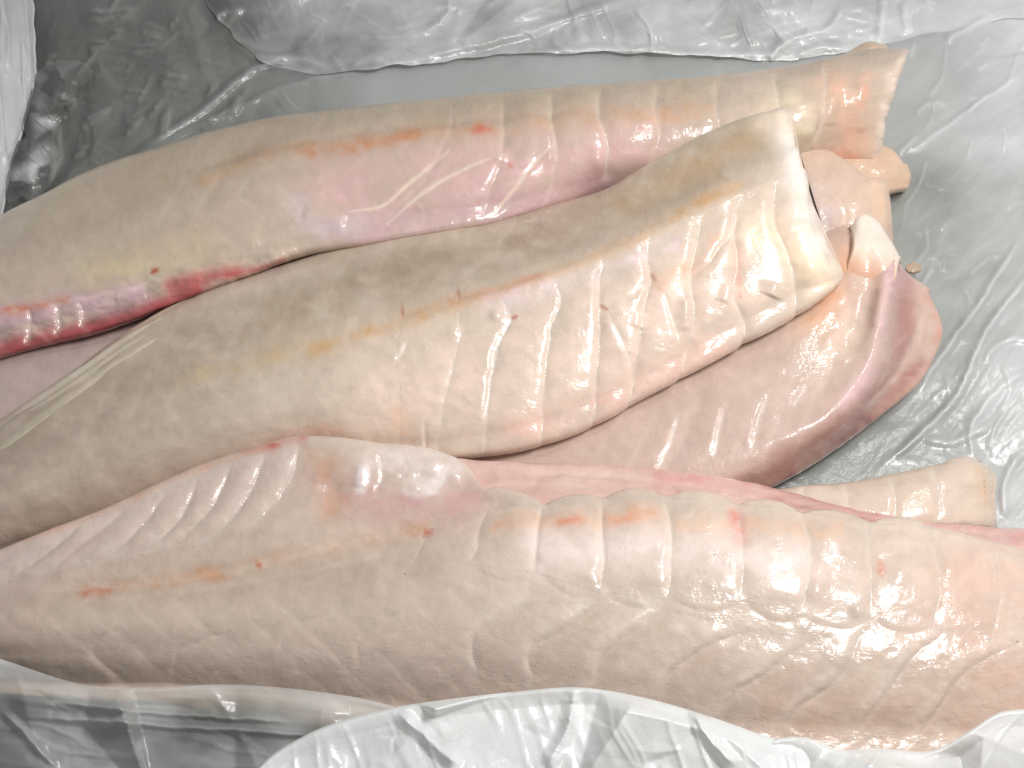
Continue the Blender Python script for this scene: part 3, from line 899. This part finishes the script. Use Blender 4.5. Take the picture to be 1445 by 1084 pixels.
wt = [(1204, 318, 28), (1210, 308, 29.5), (1219, 303, 30), (1234, 309, 30.5), (1252, 332, 30), (1269, 362, 28)]
W = Fillet([under(wt, 8, -8), wt, [(1206, 330, 30.8), (1214, 320, 31.8), (1226, 320, 32.2), (1243, 337, 32), (1266, 368, 30.4)],
            [(1206, 348, 31.8), (1216, 345, 32.6), (1230, 348, 32.8), (1246, 362, 32.4), (1264, 382, 30.6)],
            [(1198, 374, 29.6), (1210, 380, 29.9), (1228, 384, 30.0), (1244, 392, 30.0), (1260, 402, 29.2)], [(1192, 398, 26), (1208, 404, 26.4), (1228, 408, 26.4), (1244, 412, 26), (1260, 416, 25.4)],
            [(1192, 410, 24), (1228, 420, 24), (1258, 424, 24)]],
           60, 60, (240, 232, 220), 23, cap=blunt(3, 6), cap0=blunt(3, 6), lump=0.5)
W.tint([(1186, 392), (1228, 400), (1266, 416)], 40, (222, 180, 154), 0.98, 0.9, 2.6)
W.build(rD, "white_tip")

# ------------------------------------------------------------------ cream fillet end showing between the back one and the middle one (E)
ee = [(1000, 190, 12), (1090, 190, 14), (1140, 203, 17), (1175, 215, 19), (1205, 236, 20), (1226, 250, 20), (1248, 251, 20)]
E = Fillet([under(ee, 10, -10), ee, [(1000, 205, 16), (1090, 215, 18), (1140, 228, 21), (1180, 248, 23), (1215, 270, 23), (1252, 275, 22)],
            [(1000, 250, 18), (1100, 255, 20), (1150, 268, 22), (1200, 295, 23), (1255, 308, 20)],
            [(1000, 300, 19), (1110, 305, 20), (1160, 312, 20), (1205, 335, 19), (1257, 340, 15)],
            [(1000, 345, 14), (1120, 350, 14), (1170, 358, 14), (1210, 368, 12), (1258, 372, 8)],
            [(1000, 350, 4), (1120, 352, 4), (1210, 370, 3), (1256, 374, 1)]], 110, 80, (214, 190, 172), 6, cap=blunt(4, 8), roll=(30, 5))
E.tint([(1150, 280), (1165, 300), (1150, 320)], 24, (214, 198, 196), 0.85)
E.tint([(1190, 330), (1215, 350)], 16, (216, 188, 164), 0.6)
E.tint([(1240, 265), (1250, 310)], 14, (228, 198, 172), 0.7)
E.bump([(1152, 290)], 0.8, 24).bump([(1170, 318), (1200, 325)], 0.5, 10)
E.groove([(1130, 262), (1172, 268), (1192, 290), (1190, 320), (1165, 335)], 0.35, 6, 0.2, 12)
E.bump([(1225, 262), (1240, 300)], -0.9, 9)
rE = root("fish_fillet", "small cream fillet end between the back fillet and the square cut end", "fish fillet", unproject(1150, 280, 0), GROUP)
E.build(rE)

# tan tip lying low behind it (F)
ff = [(1120, 190, 8), (1190, 188, 10), (1235, 200, 12), (1262, 212, 12), (1276, 230, 10)]
F = Fillet([under(ff, 10, -7), ff, [(1120, 215, 13), (1190, 218, 14), (1240, 225, 14), (1268, 236, 13), (1281, 245, 11)],
            [(1120, 245, 12), (1200, 250, 12), (1250, 255, 12), (1280, 258, 9)], [(1120, 275, 6), (1200, 278, 6), (1250, 276, 6), (1274, 270, 5)], [(1120, 278, 1), (1250, 278, 1), (1270, 272, 1)]],
           70, 40, (212, 186, 164), 7, cap=blunt(5, 8), lump=0.4)
F.tint([(1240, 230), (1250, 255)], 14, (216, 182, 158), 0.6)
rF = root("fish_fillet", "tan rounded fillet tip showing just right of the back fillet's end", "fish fillet", unproject(1240, 240, 0), GROUP)
F.build(rF)

# flat tan end behind the big front fillet (G)
gg = [(1060, 695, 8), (1140, 684, 10), (1200, 680, 11), (1260, 668, 12), (1320, 655, 13), (1370, 645, 13), (1392, 655, 12)]
G_ = Fillet([under(gg, 8, -8), gg, [(1060, 705, 12), (1140, 694, 14), (1200, 690, 15), (1300, 675, 17), (1375, 660, 16), (1402, 672, 14)],
             [(1060, 725, 13), (1200, 712, 17), (1300, 700, 18), (1400, 700, 15)], [(1060, 760, 11), (1200, 755, 13), (1300, 750, 13), (1404, 745, 11)], [(1060, 765, 2), (1200, 762, 3), (1404, 752, 2)]],
            150, 70, (216, 200, 184), 8, cap=blunt(4, 4), roll=(40, 7))
G_.tint([(1120, 690), (1180, 694)], 12, (228, 216, 204), 0.7)
G_.tint([(1380, 665), (1396, 710)], 10, (216, 186, 160), 0.6)
gG = [[(1130, 682), (1136, 700), (1130, 740)], [(1192, 680), (1198, 700), (1194, 740)], [(1256, 668), (1264, 695), (1262, 740)], [(1316, 655), (1324, 690), (1322, 740)], [(1384, 650), (1390, 690), (1390, 735)]]
for g in gG[:-1]:
    G_.groove(g, 0.6, 5, 0.4, 15)
G_.flakes(gG)
rG = root("fish_fillet", "flat tan fillet end peeping out behind the big front fillet at right", "fish fillet", unproject(1250, 710, 0), GROUP)
G_.build(rG)

# greyish fillet low in the gap at the left (H)
hh = [(-80, 480, 6), (0, 455, 8), (100, 440, 9), (200, 425, 8), (300, 410, 5)]
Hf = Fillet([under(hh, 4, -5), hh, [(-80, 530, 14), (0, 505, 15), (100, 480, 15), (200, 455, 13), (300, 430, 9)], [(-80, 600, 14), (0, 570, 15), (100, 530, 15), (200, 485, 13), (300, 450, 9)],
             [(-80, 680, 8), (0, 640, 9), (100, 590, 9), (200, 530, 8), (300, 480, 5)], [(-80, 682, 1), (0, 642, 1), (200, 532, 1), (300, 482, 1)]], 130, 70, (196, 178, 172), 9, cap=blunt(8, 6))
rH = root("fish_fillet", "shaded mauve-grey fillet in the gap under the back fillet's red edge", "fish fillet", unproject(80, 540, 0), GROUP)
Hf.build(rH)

# a crumb of fish on the film
cr = [(1281, 373, 1.6), (1289, 370, 1.8), (1298, 374, 1.6)]
K = Fillet([under(cr, 2, -1.2), cr, [(1279, 378, 2.2), (1289, 377, 2.6), (1300, 379, 2.2)], [(1282, 384, 1.8), (1289, 385, 2.0), (1297, 383, 1.7)], [(1282, 386, 0.6), (1289, 387, 0.6), (1297, 385, 0.6)]], 24, 20, (176, 156, 134), 31,
           cap=blunt(1.5, 1.5), cap0=blunt(1.5, 1.5), lump=0.3)
rK = root("fish_scrap", "tiny brown fish scrap on the film beside the white tip", "fish scrap", unproject(1290, 378, 1))
K.build(rK, "flesh")

# ------------------------------------------------------------------ the plastic bag
def crumple(X, Y, n, amp, seed, box):
    """folded film: random creases as a triangulated sheet, evaluated at X, Y"""
    r = np.random.default_rng(seed)
    x0, x1, y0, y1 = box
    pts = np.stack([r.uniform(x0, x1, n), r.uniform(y0, y1, n)], 1)
    pts = np.concatenate([pts, [(x0 - 50, y0 - 50), (x1 + 50, y0 - 50), (x1 + 50, y1 + 50), (x0 - 50, y1 + 50)]])
    hz = r.normal(0, amp, len(pts))
    v, e, f, *_ = geometry.delaunay_2d_cdt([Vector(p) for p in pts.tolist()], [], [], 0, 1e-6)
    v = np.array([(p.x, p.y) for p in v])
    if len(v) != len(hz):
        hz = r.normal(0, amp, len(v))
    out = np.zeros(X.shape)
    for a, b, c in f:
        (ax, ay), (bx, by), (cx, cy) = v[a], v[b], v[c]
        den = (by - cy) * (ax - cx) + (cx - bx) * (ay - cy)
        if abs(den) < 1e-9:
            continue
        m = (X >= min(ax, bx, cx)) & (X <= max(ax, bx, cx)) & (Y >= min(ay, by, cy)) & (Y <= max(ay, by, cy))
        xs, ys = X[m], Y[m]
        l1 = ((by - cy) * (xs - cx) + (cx - bx) * (ys - cy)) / den
        l2 = ((cy - ay) * (xs - cx) + (ax - cx) * (ys - cy)) / den
        l3 = 1 - l1 - l2
        ok = (l1 >= -1e-6) & (l2 >= -1e-6) & (l3 >= -1e-6)
        o = out[m]
        o[ok] = l1[ok] * hz[a] + l2[ok] * hz[b] + l3[ok] * hz[c]
        out[m] = o
    return out


def film_sheet(name, X, Y, Z, milk, par, keep=None):
    P = unproject(X, Y, Z)
    nv, nu = X.shape
    idx = np.arange(nv * nu).reshape(nv, nu)
    q = np.stack([idx[:-1, :-1], idx[1:, :-1], idx[1:, 1:], idx[:-1, 1:]], -1).reshape(-1, 4)
    if keep is not None:
        k = keep.ravel()
        q = q[k[q].any(1)]
    rest = np.stack([X * 0.025, Y * 0.025, Z * 0.1], -1).reshape(-1, 3)
    return mesh_obj(name, P.reshape(-1, 3), q, FILM, par, None,
                    {"milk": ("FLOAT", np.clip(milk, 0, 0.97).ravel()), "rest": ("FLOAT_VECTOR", rest)})


def line_field(X, Y, pts, w):
    d, s, t = seg_dist(X, Y, smooth_line(pts))
    return np.exp(-(d / w) ** 2)


def tent(X, Y, pts, w):
    """a crisp crease"""
    p = smooth_line(pts)
    m = (X > p[:, 0].min() - w - 8) & (X < p[:, 0].max() + w + 8) & (Y > p[:, 1].min() - w - 8) & (Y < p[:, 1].max() + w + 8)
    out = np.zeros(X.shape)
    x, y = X[m], Y[m]
    d, s, t = seg_dist(x + 2.5 * fbm(x / 18, y / 18, 301, 2), y + 2.5 * fbm(x / 18, y / 18, 305, 2), p)
    out[m] = np.clip(1 - d / w, 0, 1) ** 1.3 * np.clip(np.minimum(t, 1 - t) / 0.15, 0.05, 1)
    return out


def stray_creases(X, Y, Z, milk, n, box, ang, spread, seed, h=0.9, mk=0.2, lo=15, hi=90):
    r = np.random.default_rng(seed)
    for _ in range(n):
        x, y = r.uniform(box[0], box[1]), r.uniform(box[2], box[3])
        a = math.radians(ang + r.normal(0, spread))
        ln = r.uniform(lo, hi)
        b_ = a + r.normal(0, 0.35)
        p = [(x, y), (x + 0.5 * ln * math.cos(a), y + 0.5 * ln * math.sin(a)), (x + 0.5 * ln * math.cos(a) + 0.5 * ln * math.cos(b_), y + 0.5 * ln * math.sin(a) + 0.5 * ln * math.sin(b_))]
        e = tent(X, Y, p, r.uniform(3.5, 8))
        k = r.uniform(0.3, 1.0)
        Z += h * k * e
        milk += mk * k * e ** 2


def wrinkles(X, Y, ang, length, width, seed):
    """long pulled creases running at an angle (degrees, sketch)"""
    c, s_ = math.cos(math.radians(ang)), math.sin(math.radians(ang))
    u, v = X * c + Y * s_, -X * s_ + Y * c
    v = v + 0.35 * width * fbm(u / (length * 0.5), v / (width * 3), seed, 2)
    n = vnoise(u / length, v / width, seed) + 0.45 * vnoise(u / length * 1.7, v / width * 2.2, seed + 4)
    return (1 - np.clip(np.abs(n) * 1.6, 0, 1)) ** 2


bag = root("plastic_bag", "crumpled clear plastic bag lining the tub and holding all the fillets", "plastic bag", unproject(720, 540, -2))

# lining under the fish
X, Y = np.meshgrid(np.linspace(-260, 1720, 720), np.linspace(-330, 1320, 600))
wx = X + 14 * fbm(X / 60, Y / 60, 71, 2)
wy = Y + 14 * fbm(X / 60, Y / 60, 75, 2)
box = (-300, 1760, -370, 1360)
Z = 0.6 + crumple(wx, wy, 420, 0.55, 3, box) + crumple(wx, wy, 3200, 0.20, 4, box)
right = np.clip((X - 1180) / 200, 0, 1)
low = np.clip((Y - 150) / 450, 0, 1)
k1 = wrinkles(X, Y, -52, 170, 26, 401) * (0.35 + 0.65 * low)
k2 = wrinkles(X, Y, -30, 120, 18, 411) * np.clip(fbm(X / 130, Y / 130, 415, 2) + 0.3, 0, 1)
k3 = wrinkles(X, Y, 20, 90, 16, 421) * np.clip(fbm(X / 110, Y / 110, 425, 2) + 0.1, 0, 1)
Z += right * (0.4 * k1 * (0.4 + 0.6 * low) + 0.3 * k2 + 0.3 * k3 + crumple(wx, wy, 240, 1.3, 5, box)) + (1 - right) * 0.5 * k3
hazy = fbm(X / 120, Y / 90, 91, 4)
milk = 0.10 + 0.08 * hazy + 0.36 * np.clip((X - 330) / 200, 0, 1) * np.clip((260 - Y) / 60, 0, 1) + right * (0.10 + 0.18 * low + 0.20 * np.clip((X - 1340) / 90, 0, 1) + 0.10 * hazy + 0.13 * k1 + 0.08 * k2)
milk += 0.05 * k3
for p, h in (([(1445, 330), (1400, 400), (1345, 480), (1290, 560)], 1), ([(1470, 370), (1390, 470), (1350, 560), (1290, 620), (1240, 660)], 1.2), ([(1450, 520), (1400, 560), (1370, 610), (1375, 650)], 0.8),
             ([(1400, 600), (1340, 625), (1300, 620)], .8), ([(1450, 100), (1390, 140), (1320, 190), (1280, 215)], 0.7), ([(1460, 480), (1420, 480), (1385, 510)], .8), ([(1440, 640), (1415, 690), (1420, 730)], 1), ([(1400, 20), (1330, 60)], .6),
             ([(80, 150), (84, 220), (72, 250)], .5), ([(160, 150), (120, 170)], .6), ([(240, 150), (234, 190)], .6), ([(270, 110), (230, 105)], .5), ([(340, 130), (330, 165)], .6), ([(330, 165), (290, 172)], .7), ([(120, 15), (200, 12)], .5), ([(190, 216), (280, 160), (372, 92), (440, 86)], 1.0), ([(210, 214), (300, 168), (420, 118), (520, 100)], .6)):
    e = tent(X, Y, p, 9)
    Z += 1.9 * h * e
    milk += 0.30 * h * e ** 2
stray_creases(X, Y, Z, milk, 46, (1230, 1460, 60, 660), -52, 26, 901)
stray_creases(X, Y, Z, milk, 34, (60, 420, 0, 230), 10, 60, 902, 0.8, 0.16, 8, 45)
Z = np.maximum(Z, -2.6)
film_sheet("lining", X, Y, Z, milk, bag)

# second layer gathered behind the fish, its edge running from left to right
t = np.linspace(0, 1, 620)
edge = hermite(np.array([0, .10, .15, .21, .27, .42, .55, .68, .8, .9, 1.0]),
               np.array([(270, -150), (297, 0), (335, 62), (420, 104), (520, 98), (700, 78), (860, 74), (1000, 80), (1130, 84), (1290, 50), (1520, 10)], float), t)
edge[:, 0] += 10 * vnoise(edge[:, 1] / 22, edge[:, 0] / 40, 77)
edge[:, 1] += 2 * vnoise(edge[:, 0] / 30, edge[:, 1] / 30, 79)
s = np.linspace(1, 0, 220)[:, None]
X = edge[None, :, 0] - 40 * s
Y = edge[None, :, 1] - s * 420
X = X + 9 * fbm(X / 60, Y / 60, 101, 2)
Y = Y + 3 * fbm(X / 30, Y / 30, 104, 2)
box = (-60, 1600, -420, 360)
lay = np.clip((X - 285) / 150, 0.08, 1)
w1 = wrinkles(X, Y, -14, 260, 26, 431)
w2 = wrinkles(X, Y, 64, 110, 20, 441) * np.clip(fbm(X / 120, Y / 80, 445, 2) * 1.4 + 0.2, 0, 1)
w3 = wrinkles(X, Y, 30, 100, 22, 451) * np.clip((X - 850) / 200, 0, 1)
Z = 1.0 + 10 * s + (0.3 + 0.7 * lay) * np.clip(s / 0.06, 0.35, 1) * (crumple(X, Y, 150, 1.9, 13, box) + crumple(X, Y, 1100, 0.32, 14, box) + 0.45 * w1 + 0.6 * w2 + 0.6 * w3) 
hz = fbm(X / 90, Y / 60, 111, 4)
milk = 0.05 + lay * (0.46 + 0.42 * hz + 0.05 * w1 + 0.08 * w2 + 0.12 * w3) + 0.12 * np.exp(-(s / 0.010))
for p, h in (([(400, 118), (470, 122), (560, 108), (700, 82), (860, 70), (1000, 78), (1170, 76)], 1), ([(300, 160), (362, 92), (430, 84), (470, 100)], .8), ([(420, 120), (520, 100), (640, 72), (760, 40), (900, -10)], .9), ([(845, 72), (862, 100), (880, 130)], 1),
             ([(560, 60), (630, 20), (640, -30)], .6), ([(1080, 82), (1110, 60), (1180, 30), (1190, 0)], 1), ([(1120, 80), (1160, 66), (1200, 70)], 1), ([(1240, 60), (1246, 20), (1250, -40)], 1), ([(1280, 50), (1276, 0)], .8), ([(300, 10), (330, 50), (400, 75)], .4)):
    e = tent(X, Y, p, 11)
    Z += 2.0 * h * e
    milk += 0.22 * h * e ** 2
stray_creases(X, Y, Z, milk, 60, (300, 1300, 0, 90), -10, 40, 903, 0.9, 0.18)
film_sheet("back_layer", X, Y, Z, milk, bag)

# upright fold along the left side
yy = np.linspace(-260, 340, 220)[:, None]
a = np.linspace(0, 1, 90)[None, :]
ex = 46 + 5 * np.sin(yy / 60) - 40 * np.clip((yy - 110) / 200, 0, 1) + 3 * fbm(yy / 20, yy * 0, 121, 2)
X = ex - (1 - a) * 190 + 0 * yy
Y = yy + 0 * a
ws = wrinkles(X, Y, 84, 150, 15, 461)
Z = 5 + 34 * (1 - a) ** 1.2 + 2.4 * ws * np.clip((1 - a) * 8, 0, 1) + crumple(X, Y, 120, 1.0, 23, (-200, 80, -280, 350)) - 3 * np.exp(-((1 - a) / 0.03) ** 2)
milk = 0.74 + 0.14 * fbm(X / 20, Y / 90, 131, 3) + 0.16 * ws + 0.2 * np.exp(-((1 - a) / 0.03))
film_sheet("side_fold", X, Y, Z, milk, bag)

# crinkled pucker at the upper left
X, Y = np.meshgrid(np.linspace(10, 210, 170), np.linspace(70, 300, 190))
r = np.exp(-(((X - 72 - (150 - Y) * 0.38) / 30) ** 2)) * np.clip((Y - 80) / 30, 0, 1) * np.clip((295 - Y) / 40, 0, 1)
r = r * np.clip(0.6 + 0.8 * fbm(X / 30, Y / 30, 471, 2), 0, 1)
Z = 2.2 + r * (6 + crumple(X, Y, 130, 2.6, 33, (0, 220, 60, 310)) + 1.5 * wrinkles(X, Y, 35, 40, 11, 481))
fac = crumple(X, Y, 130, 1.0, 34, (0, 220, 60, 310))
film_sheet("pucker", X, Y, Z, 0.05 + r * np.clip(0.35 + 0.7 * fac, 0, 0.95), bag, keep=r > 0.12)  # random white facets paint in the glints of the crinkled film


def front_flap(name, top, drop, rise, milk0, seed, n=420, m=170, lift=0.0, ang=70):
    top = np.asarray(top, float)
    tt = np.concatenate([[0], np.cumsum(np.hypot(*np.diff(top[:, :2], axis=0).T))])
    E = hermite(tt / tt[-1], top, np.linspace(0, 1, n))
    s = np.linspace(0, 1, m)[:, None]
    X = E[None, :, 0] + 0 * s
    Y = E[None, :, 1] + s * drop
    X = X + 8 * fbm(X / 50, Y / 50, seed, 2) * np.clip(s * 6, 0, 1)
    box = (-250, 1750, 850, 1450)
    amp = np.clip(s / 0.08, 0.15, 1)
    Z = E[None, :, 2] + rise * s + amp * (crumple(X, Y, 110, 4.2, seed, box) + crumple(X, Y, 700, 0.5, seed + 1, box) + 0.6 * wrinkles(X, Y, ang, 160, 30, seed + 7)) - 1.5 * np.exp(-(s / 0.008) ** 2) + lift
    milk = milk0 + 0.22 * fbm(X / 60, Y / 40, seed + 5, 3) + 0.12 * np.exp(-(s / 0.010))
    return X, Y, Z, milk


X, Y, Z, mk = front_flap("f", [(-260, 880, 36), (-60, 912, 36), (0, 930, 36), (130, 968, 36), (220, 970, 34), (320, 966, 33), (430, 974, 34), (545, 994, 36), (640, 1030, 38), (760, 1090, 40)], 330, -26, 0.34, 151, ang=6)
mk = mk + 0.35 * np.clip((110 - X) / 110, 0, 1) * np.clip((985 - Y) / 30, 0, 1)
for p in ([(60, 990), (200, 1005), (420, 1018)], [(20, 1010), (250, 1025), (470, 1040)], [(0, 1000), (40, 1040), (80, 1084)]):
    Z += 2.0 * tent(X, Y, p, 9)
    mk = mk + 0.15 * tent(X, Y, p, 5)
film_sheet("front_layer", X, Y, Z, mk, bag)
X, Y, Z, mk = front_flap("f", [(330, 1150, 44), (370, 1078, 44), (430, 1038, 44), (540, 1002, 45), (640, 986, 46), (730, 976, 47), (812, 970, 48), (930, 990, 48), (1010, 1014, 47), (1085, 1040, 46), (1180, 1062, 45), (1300, 1110, 44)], 300, -4, 0.97, 161)  # near-opaque white stands in for skylight reflected off this flap
for p in ([(812, 972), (800, 1030), (770, 1084)], [(975, 1000), (1000, 1040), (1040, 1084)], [(560, 1005), (600, 1040), (650, 1084)]):
    Z += 3.0 * tent(X, Y, p, 16)
    mk = mk + 0.2 * tent(X, Y, p, 10)
film_sheet("front_layer", X, Y, Z, mk, bag)
X, Y, Z, mk = front_flap("f", [(1020, 1110, 47), (1085, 1046, 47), (1130, 1040, 47), (1190, 1058, 47), (1235, 1056, 47), (1320, 1058, 47), (1370, 1030, 48), (1410, 1006, 48), (1460, 1000, 48), (1600, 990, 48), (1720, 980, 48)], 300, -12, 0.80, 171, ang=-50)
film_sheet("front_layer", X, Y, Z, mk, bag)
